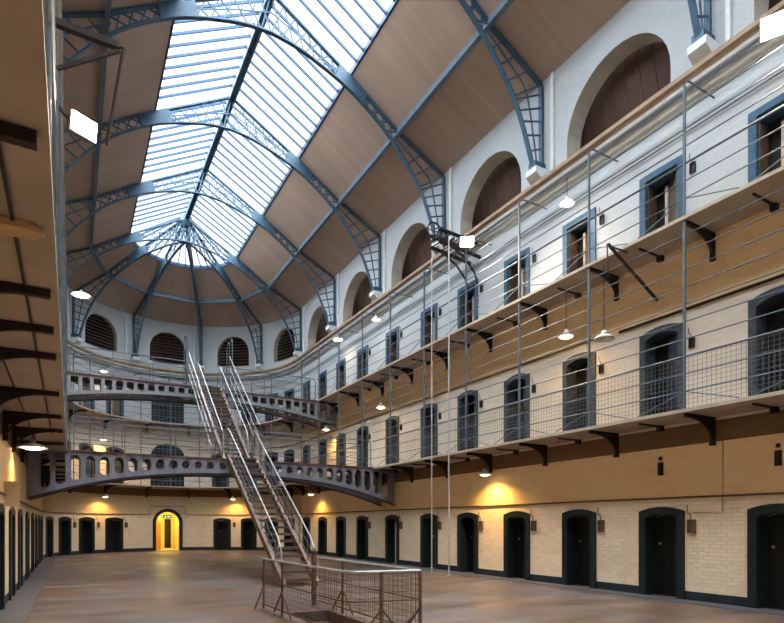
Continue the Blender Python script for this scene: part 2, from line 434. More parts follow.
# ------------------------------------------------------------------ ceiling, purlins, skylight
O1, O2, ZW, ZP, ZS, ZR = -1.98, -3.73, 14.15, 15.02, 16.2, 17.77
mb = MB(); mb.uv = []
def ceil_strip(oa, za, ob, zb, t=.08):
    for i in range(len(ssC) - 1):
        a, b = ssC[i], ssC[i + 1]
        o = len(mb.v)
        vs = [at(a, oa, za), at(b, oa, za), at(b, ob, zb), at(a, ob, zb)]
        vs += [v + Vector((0, 0, t)) for v in vs]
        mb.add(vs, [(0, 1, 2, 3), (7, 6, 5, 4), (0, 4, 5, 1), (2, 6, 7, 3)])
        mb.uv += [(a, za), (b, za), (b, zb), (a, zb)] * 2
ssC = samples(0, LT, R * rad(2.0))
ceil_strip(.35, ZW - .14, O1, ZP); ceil_strip(O1, ZP, O2, ZS)
tag(mb.build('ceiling', ['ceiling']), 'brown boarded vaulted ceiling below the skylight', 'ceiling', kind='structure')
YK = [YC - BAY * k for k in range(8)]                         # rib planes
AK = [-54, -18, 18, 54]                                       # apse ribs
def purlin(p, q, label):
    mb = MB(); mb.bar(p, q, .09, .2); mb.bar(Vector(p) - Vector((0, 0, .1)), Vector(q) - Vector((0, 0, .1)), .13, .03)
    tag(mb.build('purlin', ['iron_pale']), label, 'beam', 'roof purlins')
purlin(at(sR(YC), O1, ZP - .08), at(sR(YB), O1, ZP - .08), 'blue steel purlin along the right slope of the ceiling')
purlin(at(sL(YC), O1, ZP - .08), at(sL(YB), O1, ZP - .08), 'blue steel purlin along the left slope of the ceiling')
AA = [-90] + AK + [90]
for i, (a, b) in enumerate(zip(AA, AA[1:])):
    purlin(at(sA(a), O1, ZP - .08), at(sA(b), O1, ZP - .08),
           'blue steel purlin across the rounded end ceiling, %s bay from the left' % ORD[i])
mb = MB(); ys = [YB, YC]
mb.bar((XM, YB, ZR - .12), (XM, YC, ZR - .12), .2, .3)
mb.bar((XM - .09, YB, ZR - .3), (XM - .09, YC, ZR - .3), .05, .08); mb.bar((XM + .09, YB, ZR - .3), (XM + .09, YC, ZR - .3), .05, .08)
mb.lathe([(0, .1), (.3, 0), (.3, -.3), (.12, -.5), (0, -.5)], (XM, YC, ZR - .1), 12)
tag(mb.build('ridge_beam', ['iron_blue']), 'blue ridge beam running down the middle of the skylight', 'beam')
mb = MB(); mb.sweep([(O2 - .02, ZS - .03), (O2 + .04, ZS - .03), (O2 + .04, ZS + .16), (O2 - .02, ZS + .16)], samples(0, LT))
tag(mb.build('skylight_kerb', ['glazing_blue']), 'blue steel kerb framing the edge of the skylight', 'beam')
wn = [0]
def skylight(sa, sb, nb, label):
    wn[0] += 1
    root = empty('window_%d' % wn[0], at((sa + sb) / 2, O2, ZS))
    inv = -root.location
    mid = lambda s: at(s, -R + 1e-4, ZR) if L1 - 1e-3 <= sa and sb <= L2 + 1e-3 else at(s, -R, ZR)
    mb = MB(); k = max(1, int((sb - sa) / .3)) if (sa >= L1 - 1e-3 and sb <= L2 + 1e-3) else 1
    for i in range(k):
        a = sa + (sb - sa) * i / k; b = sa + (sb - sa) * (i + 1) / k
        mb.add([at(a, O2, ZS + .12) + inv, at(b, O2, ZS + .12) + inv, mid(b) + inv + Vector((0, 0, .05)), mid(a) + inv + Vector((0, 0, .05))], [(0, 1, 2, 3)])
    mb.build('glass', ['glass'], root)
    mb = MB()
    for i in range(1, nb):
        s = sa + (sb - sa) * i / nb
        p = at(s, O2, ZS + .06); q = mid(s) + Vector((0, 0, -.02))
        mb.bar(p + inv, q + inv, .042, .08)
    mb.build('glazing_bars', ['glazing_blue'], root)
    tag(root, label, 'skylight', 'skylight panels', 'structure')
for k in range(10):
    y1 = YC - BAY * k; y0 = max(YB, y1 - BAY); n = 10
    skylight(sR(y1), sR(y0), n, 'glazed skylight panel right of the ridge, %s bay from the rounded end' % ORD[k])
    skylight(sL(y0), sL(y1), n, 'glazed skylight panel left of the ridge, %s bay from the rounded end' % ORD[k])
for i, (a, b) in enumerate(zip(AA, AA[1:])):
    skylight(sA(a), sA(b), 4, 'glazed skylight sector over the rounded end, %s from the left' % ORD[i])

# ------------------------------------------------------------------ roof ribs
OUT = [(0, 6.3, 11.75), (.25, 6.28, 14.03), (.45, 4.42, 14.93), (.65, 2.68, 16.06), (1, 0, 17.6)]
INN = [(0, 5.97, 11.65), (.13, 5.58, 12.7), (.27, 5.1, 13.55), (.45, 4.2, 14.56), (.55, 3.4, 15.2), (.66, 2.47, 15.74), (.8, 1.4, 16.13), (.9, .7, 16.31), (1, 0, 16.38)]
def interp(T, a, smooth=False):
    for i in range(len(T) - 1):
        if a <= T[i + 1][0] + 1e-9:
            t = (a - T[i][0]) / (T[i + 1][0] - T[i][0])
            if not smooth: return tuple(T[i][j] + (T[i + 1][j] - T[i][j]) * t for j in (1, 2))
            P = [T[max(0, i - 1)], T[i], T[i + 1], T[min(len(T) - 1, i + 2)]]
            return tuple(.5 * (2 * P[1][j] + (P[2][j] - P[0][j]) * t + (2 * P[0][j] - 5 * P[1][j] + 4 * P[2][j] - P[3][j]) * t * t
                               + (3 * P[1][j] - P[0][j] - 3 * P[2][j] + P[3][j]) * t ** 3) for j in (1, 2))
    return T[-1][1:]
def rp(a, b):
    o = interp(OUT, a); i = interp(INN, a, True); return (o[0] + (i[0] - o[0]) * b, o[1] + (i[1] - o[1]) * b)
def rib_half(sgn):
    """outer chord, inner chord, lattice, plate in the local x-z plane"""
    o, inn, pl = MB(), MB(), MB()
    P = lambda a, b, y=0: (sgn * rp(a, b)[0], y, rp(a, b)[1])
    for a0, a1 in zip([0, .25, .45, .65], [.25, .45, .65, 1]): o.bar(P(a0, 0), P(a1, 0), .13, .06, (0, 1, 0) if False else (0, 0, 1) if a0 > .2 else (1, 0, 0))
    n = 26; A = [i / n for i in range(n + 1)]
    for a0, a1 in zip(A, A[1:]):
        p, q = Vector(P(a0, 1)), Vector(P(a1, 1)); e = (q - p) * .03
        inn.bar(p - e, q + e, .13, .045, (0, 0, 1) if a0 > .1 else (1, 0, 0))
    lats = []
    for y in (0.,):
        lat = MB(); lats.append(lat)
        for i in range(6): lat.bar(P(.012 + .042 * i, 0, y), P(.0 + .042 * (i + .3), 1, y), .03, .04)
        for i in range(4): lat.bar(P(.25 + .05 * i, 0, y), P(.235 + .054 * i, 1, y), .03, .04)
        B = [.0 + .045 * i for i in range(11)]
        for a0, a1 in zip(B, B[1:]): lat.bar(P(a0, .5, y), P(a1, .5, y), .028, .04)
        for lo, hi, c in ((.45, .60, 4), (.70, 1.0, 6)):
            if c == 6: lat = MB(); lats.append(lat)
            for i in range(c):
                a0, a1 = lo + (hi - lo) * i / c, lo + (hi - lo) * (i + 1) / c
                lat.bar(P(a0, 0, y), P(a1, 1, y), .028, .04); lat.bar(P(a0, 1, y), P(a1, 0, y), .028, .04)
        lat.bar(P(.70, .5, y), P(.85, .5, y), .026, .035); lat.bar(P(.85, .5, y), P(1, .5, y), .026, .035)
    m = 4; gus = []
    for y in (-.06, .06):
        g = MB(); gus.append(g)
        for i in range(m):
            a0, a1 = .59 + .12 * i / m, .59 + .12 * (i + 1) / m
            g.add([P(a0, 0, y), P(a1, 0, y), P(a1, 1, y), P(a0, 1, y)], [(0, 1, 2, 3)])
    pl.box(min(sgn * 5.94, sgn * 6.34), max(sgn * 5.94, sgn * 6.34), -.13, .13, 11.55, 11.75)
    return o, inn, lats, gus, pl
def make_rib(sides):
    root = empty('roof_rib')
    for sgn in sides:
        o, inn, lats, gus, pl = rib_half(sgn)
        own(root, o.build('outer_chord', ['iron_blue'], root), inn.build('inner_chord', ['iron_blue'], root),
            *[q.build('lattice', ['iron_blue'], root) for q in lats], *[q.build('gusset_plate', ['iron_blue'], root) for q in gus], pl.build('foot_plate', ['iron_blue'], root))
    return root
full = make_rib((1, -1))
for k, y in enumerate(YK):
    o = full if k == 0 else copy_tree(full)
    o.location = (XM, y, 0)
    tag(o, 'blue lattice iron roof rib spanning the hall, %s from the rounded end' % ORD[k], 'roof rib', 'roof ribs')
half = make_rib((1,))
for k, a in enumerate(AK):
    o = half if k == 0 else copy_tree(half)
    o.location = (XM, YC, 0); o.rotation_euler = (0, 0, PI / 2 - rad(a))
    tag(o, 'blue lattice half rib fanning over the rounded end, %s from the left' % ORD[k], 'roof rib', 'apse ribs')
# corbels and downpipes
def corbel(s, label):
    mb = MB()
    mb.add([(-.2, .06, 11.2), (.2, .06, 11.2), (.2, -.2, 11.22), (-.2, -.2, 11.22), (-.2, .06, 11.56), (.2, .06, 11.56), (.2, -.46, 11.56), (-.2, -.46, 11.56), (-.2, -.46, 11.4), (.2, -.46, 11.4)],
           [(0, 1, 2, 3), (3, 2, 9, 8), (8, 9, 6, 7), (7, 6, 5, 4), (0, 3, 8, 7, 4), (1, 5, 6, 9, 2), (0, 4, 5, 1)])
    o = mb.build('corbel', ['stone_white']); place_on_wall(o, s, 0)
    tag(o, label, 'corbel', 'corbels under the roof ribs')
for k, y in enumerate(YK[:7]):
    corbel(sR(y), 'white stone corbel under a roof rib on the right wall, %s from the rounded end' % ORD[k])
    corbel(sL(y), 'white stone corbel under a roof rib on the left wall, %s from the rounded end' % ORD[k])
for k, a in enumerate(AK): corbel(sA(a), 'white stone corbel under a rib of the rounded end, %s from the left' % ORD[k])
for k, y in enumerate(YK[:6]):
    mb = MB(); mb.bar(at(sR(y - .42), -.05, 11.2), at(sR(y - .42), -.05, 14.1), .09, .09)
    tag(mb.build('downpipe', ['pipe_white']), 'white painted downpipe beside a roof rib, %s from the rounded end' % ORD[k], 'pipe', 'white downpipes')
for k, a in enumerate(AK):
    mb = MB(); mb.bar(at(sA(a) - .45, -.05, 11.4), at(sA(a) - .45, -.05, 14.1), .08, .08)
    tag(mb.build('downpipe', ['pipe_white']), 'white painted downpipe on the rounded end wall, %s from the left' % ORD[k], 'pipe', 'white downpipes')

# ------------------------------------------------------------------ boarded recesses and louvred windows
def recess(s, label):
    root = empty('boarded_recess')
    mb = MB()
    n = 18
    for j in range(9):                                         # sloping boards
        x0, x1 = -1.75 + .389 * j, -1.75 + .389 * (j + 1) - .012
        vs = [(x0, .52, 13.7), (x1, .52, 13.7), (x1, 1.25, 11.1), (x0, 1.25, 11.1)]
        vs += [(a, b + .05, c) for a, b, c in vs]
        mb.add(vs, [(0, 1, 2, 3), (7, 6, 5, 4), (0, 4, 5, 1), (1, 5, 6, 2), (2, 6, 7, 3), (3, 7, 4, 0)])
    mb.build('boarding', ['boards'], root)
    mb = MB(); mb.box(-1.9, 1.9, .5, 1.4, 11.02, 11.12); mb.box(-1.9, -1.76, .5, 1.4, 11.1, 13.8); mb.box(1.76, 1.9, .5, 1.4, 11.1, 13.8); mb.box(-1.9, 1.9, .58, 1.4, 13.7, 13.8)
    mb.box(-1.9, 1.9, 1.35, 1.42, 11.1, 13.8)
    mb.build('side_boards', ['boards'], root)
    place_on_wall(root, s, 0)
    tag(root, label, 'recess', 'boarded arches', 'structure')
for k, y in enumerate(reversed(ARCH_Y)):
    recess(sR(y), 'arched recess lined with brown boards high on the right wall, %s from the rounded end' % ORD[k])
    recess(sL(y), 'arched recess lined with brown boards high on the left wall, %s from the rounded end' % ORD[k])
lv0 = None
for k, a in enumerate(APSE_W):
    wn[0] += 1
    if lv0 is None:
        root = empty('window_%d' % wn[0]); lv0 = root
        mb = MB(); mb.box(-1.5, 1.5, .325, .4, 11.3, 13.9); b1 = mb.build('backing', ['louvre_back'], root)
        mb = MB()
        for i in range(10):
            z = 11.68 + .19 * i; hw = 1.03 if z < 12.45 else 1.03 * math.sqrt(max(.02, 1 - ((z - 12.4) / 1.12) ** 2))
            mb.add([(-hw, .10, z), (hw, .10, z), (hw, .30, z + .15), (-hw, .30, z + .15), (-hw, .10, z + .02), (hw, .10, z + .02), (hw, .30, z + .17), (-hw, .30, z + .17)],
                   [(0, 1, 2, 3), (7, 6, 5, 4), (0, 4, 5, 1), (1, 5, 6, 2), (2, 6, 7, 3), (3, 7, 4, 0)])
        b2 = mb.build('louvre_slats', ['louvre'], root); own(root, b1, b2)
    else:
        root = copy_tree(lv0); root.name = 'window_%d' % wn[0]
    place_on_wall(root, sA(a), 0)
    tag(root, 'arched window with dark brown louvres in the rounded end wall, %s from the left' % ORD[k], 'window', 'louvred arches', 'structure')

# ------------------------------------------------------------------ cell doors
dn = [0]
def seg(hw, zs, zc, n=8): return [(-hw, 0)] + [(-hw + 2 * hw * i / n, zs + (zc - zs) * (1 - (2 * i / n - 1) ** 2)) for i in range(n + 1)] + [(hw, 0)]
def surround(hw, zs, zc, wd, ys, depth, lintel=None):
    mb = MB()
    outer = seg(hw, zs, zc); inner = seg(hw - wd, zs - wd * .9, zc - wd * .95 if zc > zs else zs - wd)
    n = len(outer)
    vs = [(x, ys, z) for x, z in outer] + [(x, ys, z) for x, z in inner] + [(x, depth, z) for x, z in inner] + [(x, .06, z) for x, z in outer]
    fs = []
    for i in range(n - 1):
        fs += [(i, i + 1, n + i + 1, n + i), (n + i, n + i + 1, 2 * n + i + 1, 2 * n + i), (3 * n + i, 3 * n + i + 1, i + 1, i)]
    mb.add(vs, fs); return mb, inner
def make_door(kind):
    root = empty('door')
    parts = []
    if kind.startswith('ground'):
        mb, inn = surround(.555, 1.94, 2.04, .17, -.045, .42)
        parts.append(mb.build('door_surround', ['door_green'], root))
        mb = MB(); mb.prism([(x * .985, z - .005) for x, z in inn], .36, .42)
        for z in (.35, .95, 1.55): mb.box(-.37, .37, .335, .36, z, z + .07)
        for x in (-.2, 0, .2): mb.box(x - .006, x + .006, .352, .36, .02, 1.7)
        leaf = mb.build('door_leaf', ['leaf_dark'], root); parts.append(leaf)
        mb = MB(); mb.lathe([(0, .0), (.03, .005), (.03, .03), (.0, .035)], (0, 0, 0), 10)
        ob = mb.build('door_knob', ['brass'], leaf); ob.rotation_euler = (PI / 2, 0, 0); ob.location = (-.27, .36, 1.2)
        mb = MB(); mb.box(-.02, .3, .33, .36, 1.12, 1.17); mb.box(.1, .2, .31, .33, 1.1, 1.19); own(leaf, ob, mb.build('bolt', ['iron_dark'], leaf))
        if kind == 'ground_open':
            mb = MB(); mb.bar((.02, .33, .9), (.31, .06, .9), .05, 1.66, (0, 0, 1)); parts.append(mb.build('open_leaf', ['leaf_grey'], root))
        if kind == 'ground_strip':
            mb = MB(); mb.box(.2, .27, .0, .05, .02, 1.72); parts.append(mb.build('pale_edge', ['jamb_cream'], root))
    elif kind == 'middle':
        mb, inn = surround(.545, 2.08, 2.19, .15, -.035, .40)
        parts.append(mb.build('door_surround', ['door_weathered'], root))
        mb = MB(); mb.prism([(x * .985, z - .005) for x, z in inn], .34, .40); parts.append(mb.build('door_leaf', ['leaf_dark'], root))
        mb = MB(); mb.bar((-.02, .3, .95), (.36, .06, .95), .04, 1.9, (0, 0, 1)); parts.append(mb.build('open_leaf', ['leaf_slate'], root))
        mb = MB()
        for x in (-.3, -.2, -.1, 0, .1, .2, .3): mb.box(x - .008, x + .008, .05, .066, .02, 1.05)
        for z in (.35, .7, 1.04): mb.box(-.385, .385, .05, .062, z, z + .02)
        parts.append(mb.build('gate_bars', ['leaf_slate'], root))
    else:
        mb, inn = surround(.545, 1.94, 1.95, .15, -.035, .42)
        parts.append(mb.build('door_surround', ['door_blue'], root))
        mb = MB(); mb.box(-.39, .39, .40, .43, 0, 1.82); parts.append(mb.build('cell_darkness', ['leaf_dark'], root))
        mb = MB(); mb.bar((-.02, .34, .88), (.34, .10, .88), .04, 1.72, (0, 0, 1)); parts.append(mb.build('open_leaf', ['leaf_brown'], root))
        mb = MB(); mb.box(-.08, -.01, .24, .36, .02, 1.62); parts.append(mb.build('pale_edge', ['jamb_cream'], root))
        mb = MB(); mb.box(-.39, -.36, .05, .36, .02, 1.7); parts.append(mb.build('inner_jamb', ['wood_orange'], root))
    own(root, *parts)
    return root
PROTO = {}
def door(kind, s, z, label, group):
    dn[0] += 1
    if kind not in PROTO: PROTO[kind] = o = make_door(kind)
    else: o = copy_tree(PROTO[kind])
    key = o.name; o.name = 'door_%d' % dn[0]
    if key in KIDS and PROTO[kind] is o: KIDS[o.name] = KIDS.pop(key)
    place_on_wall(o, s, z); tag(o, label, 'door', group, 'structure')
for i, y in enumerate(DOORS_Y):
    kd = {4: 'ground_open', 5: 'ground_open', 6: 'ground_strip'}.get(i, 'ground')
    look = {'ground_open': 'dark green cell door with pale open leaf', 'ground_strip': 'dark green cell door with pale edge strip'}.get(kd, 'dark green closed cell door')
    door(kd, sR(y), 0, '%s at floor level in the right wall, %s from the near end' % (look, ORD[i]), 'ground floor doors of the right wall')
    door('middle', sR(y), Z2, 'weathered arched cell door on the lower walkway of the right wall, %s from the near end' % ORD[i], 'lower walkway doors of the right wall')
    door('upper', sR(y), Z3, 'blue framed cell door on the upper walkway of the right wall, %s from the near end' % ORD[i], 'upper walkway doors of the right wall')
for i, y in enumerate(DOORS_Y[3:]):
    door('ground', sL(y), 0, 'dark cell door in the left wall seen edge on, %s from the near end' % ORD[i], 'ground floor doors of the left wall')
for i, a in enumerate(A_D1):
    door('ground', sA(a), 0, 'dark cell door in the rounded end wall at floor level, %s from the left' % ORD[i], 'ground floor doors of the rounded end')
for i, a in enumerate(A_D2):
    door('middle', sA(a), Z2, 'weathered cell door in the rounded end on the lower walkway, %s from the left' % ORD[i], 'lower walkway doors of the rounded end')
    door('upper', sA(a), Z3, 'blue framed cell door in the rounded end on the upper walkway, %s from the left' % ORD[i], 'upper walkway doors of the rounded end')

# arched doorway in the middle of the apse with its lit passage
dn[0] += 1
root = empty('door_%d' % dn[0])
mb = MB(); n = 20
outer = [(-.86 - .02, 0)] + [(-.88 * math.cos(PI * i / n), 1.72 + .88 * math.sin(PI * i / n)) for i in range(n + 1)] + [(.88, 0)]
inner = [(-.68, 0)] + [(-.68 * math.cos(PI * i / n), 1.72 + .68 * math.sin(PI * i / n)) for i in range(n + 1)] + [(.68, 0)]
k = len(outer)
vs = [(x, -.06, z) for x, z in outer] + [(x, -.06, z) for x, z in inner] + [(x, .3, z) for x, z in inner] + [(x, .05, z) for x, z in outer]
fs = []
for i in range(k - 1): fs += [(i, i + 1, k + i + 1, k + i), (k + i, k + i + 1, 2 * k + i + 1, 2 * k + i), (3 * k + i, 3 * k + i + 1, i + 1, i)]
mb.add(vs, fs); mb.build('door_surround', ['door_green'], root)
mb = MB(); mb.box(-1.0, 1.0, 4.0, 4.1, 0, 2.8); mb.box(-1.1, -.9, .3, 4.1, 0, 2.8); mb.box(.9, 1.1, .3, 4.1, 0, 2.8); mb.box(-1.1, 1.1, .3, 4.1, 2.7, 2.8)
mb.box(-1.0, -.68, .3, .34, 0, 2.7); mb.box(.68, 1.0, .3, .34, 0, 2.7); mb.box(-1, 1, .5, .54, 2.5, 2.8)
mb.build('passage', ['cell_wall'], root)
mb = MB(); mb.box(-1.1, 1.1, -.0, 4.1, -.05, .012); mb.build('passage_floor', ['slab'], root)
mb = MB(); mb.bar((-.66, .35, 1.05), (-.25, 1.3, 1.05), .05, 2.1, (0, 0, 1)); mb.build('open_leaf', ['wood_door'], root)
mb = MB(); mb.box(.35, .75, 3.9, 4.0, 0, 2.0); mb.build('inner_opening', ['leaf_dark'], root)
place_on_wall(root, sA(0), 0)
tag(root, 'arched doorway glowing yellow in the middle of the rounded end wall', 'doorway', None, 'structure')
ex = empty('exit_sign')
mb = MB(); mb.box(-.26, .26, .2, .25, 2.02, 2.2); mb.build('panel', ['green_sign'], ex)
mb = MB(); mb.box(.0, .12, .19, .2, 2.08, 2.14); mb.prism([(.1, 2.055), (.2, 2.11), (.1, 2.165)], .19, .2); mb.box(-.16, -.06, .19, .2, 2.05, 2.12); mb.box(-.13, -.09, .19, .2, 2.13, 2.17)
mb.build('pictogram', ['sign_white'], ex)
place_on_wall(ex, sA(0), 0); tag(ex, 'small green emergency exit sign hanging in the lit arched doorway', 'sign')
# openings above it
dn[0] += 1
root = empty('door_%d' % dn[0])
mb = MB(); mb.box(-1.05, 1.05, .38, .42, 0, 2.8); mb.build('door_leaf', ['leaf_dark'], root)
mb = MB()
for i in range(9): mb.box(-1 + .25 * i - .012, -1 + .25 * i + .012, .2, .23, 0, 2.6)
for z in (.4, .9, 1.4, 1.85): mb.box(-1, 1, .2, .225, z, z + .03)
mb.build('gate_bars', ['rail'], root)
place_on_wall(root, sA(0), Z2); tag(root, 'wide dark arched doorway on the lower walkway of the rounded end', 'doorway', None, 'structure')
dn[0] += 1
root = empty('door_%d' % dn[0])
mb = MB(); mb.box(-1.0, 1.0, .28, .32, 0, 2.1); mb.build('door_leaf', ['leaf_dark'], root)
mb = MB()
for i in range(9): mb.box(-.95 + .2375 * i - .02, -.95 + .2375 * i + .02, .14, .18, 0, 2.03)
for z in (.05, .7, 1.4, 1.95): mb.box(-.95, .95, .13, .17, z, z + .05)
mb.build('gate_bars', ['door_weathered'], root)
place_on_wall(root, sA(0), Z3); tag(root, 'wide barred double door on the upper walkway of the rounded end', 'doorway', None, 'structure')

# ------------------------------------------------------------------ walkways, brackets, railings
def walkway(z, name, label):
    mb = MB(); ss = samples(0, LT)
    mb.sweep([(-EW - .03, z - .07), (-EW - .03, z), (0.45, z), (0.45, z - .08), (-.3, z - .08)], ss)
    return tag(mb.build('walkway', ['slab']), label, 'walkway', 'gallery walkways')
wk2 = walkway(Z2, 'w', 'lower stone walkway running round the hall above the ground floor doors')
wk3 = walkway(Z3, 'w', 'upper stone walkway running round the hall below the cornice')
POSTS_R = [4.36 + 2.355 * k for k in range(12)]
def make_bracket(flip):
    mb = MB()
    mb.box(-.035, .035, -.985, .01, -.155, -.08); mb.box(-.035, .035, -.09, .01, -.62, -.08)
    pts = [(-.05 - .78 * (1 - math.cos(PI / 2 * i / 8)) , -.6 + .47 * math.sin(PI / 2 * i / 8)) for i in range(9)]
    for (a, b), (c, d) in zip(pts, pts[1:]): mb.bar((0, a, b), (0, c, d), .05, .05, (1, 0, 0))
    mb.prism([(-.09, -.15), (-.55, -.15), (-.36, -.21), (-.09, -.36)], -.02, .02, 'yz')
    mb.box(-.05, .05, -.1, .01, -.66, -.6)
    return mb.mesh('bracket', ['iron_dark'])
BME = make_bracket(0)
def bracket(s, z, label, g):
    o = bpy.data.objects.new('bracket', BME); C.objects.link(o); place_on_wall(o, s, z - 0.0); tag(o, label, 'bracket', g)
for k, y in enumerate(POSTS_R):
    if 6 <= y < YC:
        bracket(sR(y), Z2, 'black iron bracket under the lower walkway on the right wall, %s from the near end' % ORD[k - 1], 'right wall brackets below')
        bracket(sR(y), Z3, 'black iron bracket under the upper walkway on the right wall, %s from the near end' % ORD[k - 1], 'right wall brackets above')
for k, y in enumerate([3.75, 6.2, 7.35, 8.5, 10.9, 13.2, 15.2, 17.6, 20.0, 22.4, 24.8, 27.2, 29.6]):
    bracket(sL(y), Z2, 'black iron bracket under the walkway on the left wall, %s from the near end' % ORD[k], 'left wall brackets')
for k in range(8):
    a = -78.75 + 22.5 * k
    bracket(sA(a), Z2, 'black iron bracket under the lower walkway of the rounded end, %s from the left' % ORD[k], 'rounded end brackets below')
    bracket(sA(a), Z3, 'black iron bracket under the upper walkway of the rounded end, %s from the left' % ORD[k], 'rounded end brackets above')
mb = MB(); mb.prism([(XL + .02, 4.86), (-.28, 4.86), (-.17, 4.93), (-.25, 5.04), (-.4, 5.04), (XL + .02, 5.1)], Z2 - .135, Z2 - .08, 'xy')
tag(mb.build('soffit_batten', ['timber_pale']), 'pale shaped batten fixed under the left walkway', 'batten')
for i, (xa, ya, xb, yb) in enumerate(((-.36, 2.6, -.40, 16), (-.78, 3.5, -.8, 24))):
    mb = MB(); mb.bar((xa, ya, Z2 - .09), (xb, yb, Z2 - .09), .022, .02)
    tag(mb.build('cable', ['iron_dark']), ['dark cable under the left walkway nearer its edge', 'dark cable under the left walkway nearer the wall'][i], 'cable', 'soffit cables')

mb = MB(); mb.box(-.018, .018, -.80, -.05, -.115, -.08); mb.box(-.06, .06, -.12, .01, -.2, -.08)
JME = mb.mesh('joist', ['iron_dark'])
for k, y in enumerate(POSTS_R):
    if 6 <= y < 24:
        for z, w in ((Z2, 'lower'), (Z3, 'upper')):
            o = bpy.data.objects.new('joist', JME); C.objects.link(o); place_on_wall(o, sR(y - 1.18), z)
            tag(o, 'plain iron joist under the %s walkway between two brackets, %s from the near end' % (w, ORD[k - 1]), 'joist', 'joists of the %s walkway' % w)
POST_S = [sL(2.0 + 2.355 * k) for k in range(12)] + [sA(-90 + 18 * k) for k in range(1, 10)] + [sR(y) for y in reversed(POSTS_R) if y < YC - .6]
def railing(z0, z1, top, label, mesh, gap):
    root = empty('railing', at(sR(6.68), -EW, z0))
    inv = -root.location
    ss = [s for s in samples(sL(.2), sR(-.8), R * rad(4))]
    n = int((z1 - z0 - .1) / .345)
    g0, g1 = gap
    runs = [(sL(.2), sL(g0)), (sL(g1), sR(g1)), (sR(g0), sR(-.8))]
    for i in range(1, n + 1):
        z = z0 + .345 * i
        for ra, rb in (runs if i <= 5 else [(sL(.2), sR(-.8))]):
            mb = MB()
            mb.tube([at(s, -EW, z) + inv for s in samples(ra, rb, R * rad(4))], .024 if i == 3 else .013, 5)
            mb.build('handrail' if i == 3 else 'rail', ['rail'], root)
    for s in POST_S:
        mb = MB(); mb.bar(at(s, -EW, z0) + inv, at(s, -EW, z1) + inv, .045, .045)
        if top:
            pts = [at(s, -EW, z1)] + [at(s, -EW + .16 * (1 - math.cos(t * PI / 8)), z1 + .16 * math.sin(t * PI / 8)) for t in range(1, 5)] + [at(s, -.0, z1 + .16)]
            mb.tube([p + inv for p in pts], .02, 5)
        mb.build('post', ['rail'], root)
        mb = MB()
        for d in (-1.05, 1.05): mb.bar(at(s, -EW, z0 + .345) + inv, at(s + d, -EW, z0 + .02) + inv, .018, .018)
        mb.build('brace', ['rail'], root)
    if mesh:
        for s0, s1 in zip(POST_S, POST_S[1:]):
            if s0 < L2 or s1 > sR(4.0) or (s0 < sR(19.9) and s1 > sR(21)): continue
            mb = MB(); k = 26
            for i in range(1, k):
                s = s0 + (s1 - s0) * i / k
                mb.bar(at(s, -EW, z0 + .01) + inv, at(s, -EW, z0 + 1.035) + inv, .0055, .0055)
            for i in range(1, 12): mb.bar(at(s0, -EW, z0 + .09 * i) + inv, at(s1, -EW, z0 + .09 * i) + inv, .0055, .0055)
            mb.build('mesh_panel', ['mesh_wire'], root)
    return tag(root, label, 'railing', 'gallery railings')
railing(Z2, Z3 - .12, False, 'tall grey railing of many bars on the lower walkway, up to the walkway above', True, (19.95, 20.95))
railing(Z3, 10.35, True, 'tall grey railing of many bars on the upper walkway, below the cornice', False, (25.8, 26.85))

# cornice and horizontal pipes
mb = MB(); ss = samples(0, LT)
mb.sweep([(0.02, 10.98), (-.33, 10.98), (-.33, 11.02), (-.4, 11.05), (-.4, 11.15), (-.36, 11.17), (0.02, 11.2)], ss)
tag(mb.build('trim_2', ['cornice']), 'brown moulded cornice running round the hall under the arches', 'cornice', kind='structure')
mb = MB(); mb.sweep([(0.0, 10.74), (-.12, 10.74), (-.16, 10.86), (-.29, 10.90), (-.31, 10.98), (0.0, 10.98)], ss)
tag(mb.build('trim_3', ['cornice_white']), 'pale moulding directly under the brown cornice', 'moulding', kind='structure')
def run_pipe(s0, s1, o, z, r, m, name, label, g='wall pipes'):
    mb = MB(); mb.tube([at(s, o, z) for s in samples(s0, s1)], r, 6); return tag(mb.build(name, [m]), label, 'pipe', g)
run_pipe(sL(12), sA(-9.5), -.03, 2.23, .022, 'pipe', 'conduit', 'brown conduit along the left and end walls above the ground floor doors')
run_pipe(sA(9.5), sR(-2), -.03, 2.23, .022, 'pipe', 'conduit', 'brown conduit along the right wall above the ground floor doors')
run_pipe(sA(11), sR(9.3), -.03, 6.36, .025, 'pipe', 'conduit', 'brown conduit above the lower walkway doors, farther length')
run_pipe(sR(9.0), sR(-2), -.03, 6.31, .03, 'iron_dark', 'conduit', 'dark conduit above the lower walkway doors, nearer length')
run_pipe(0, LT, -.5, 10.66, .03, 'rail', 'conduit', 'dark pipe hung below the cornice round the hall')
run_pipe(L2 - 4, sR(-2), -.25, 10.5, .02, 'galv', 'conduit', 'pale pipe below the cornice on the right wall')
run_pipe(L2 - 4, sR(-2), -.05, 10.12, .016, 'rail', 'conduit', 'dark pipe on the white wall above the upper doors')
mb = MB(); mb.tube([at(sA(-9.5), -.03, 2.23), at(sA(-9.5), -.03, 2.75), at(sA(9.5), -.03, 2.75), at(sA(9.5), -.03, 2.23)], .02, 6)
tag(mb.build('conduit', ['pipe']), 'brown conduit looping over the arched doorway', 'pipe', 'wall pipes')

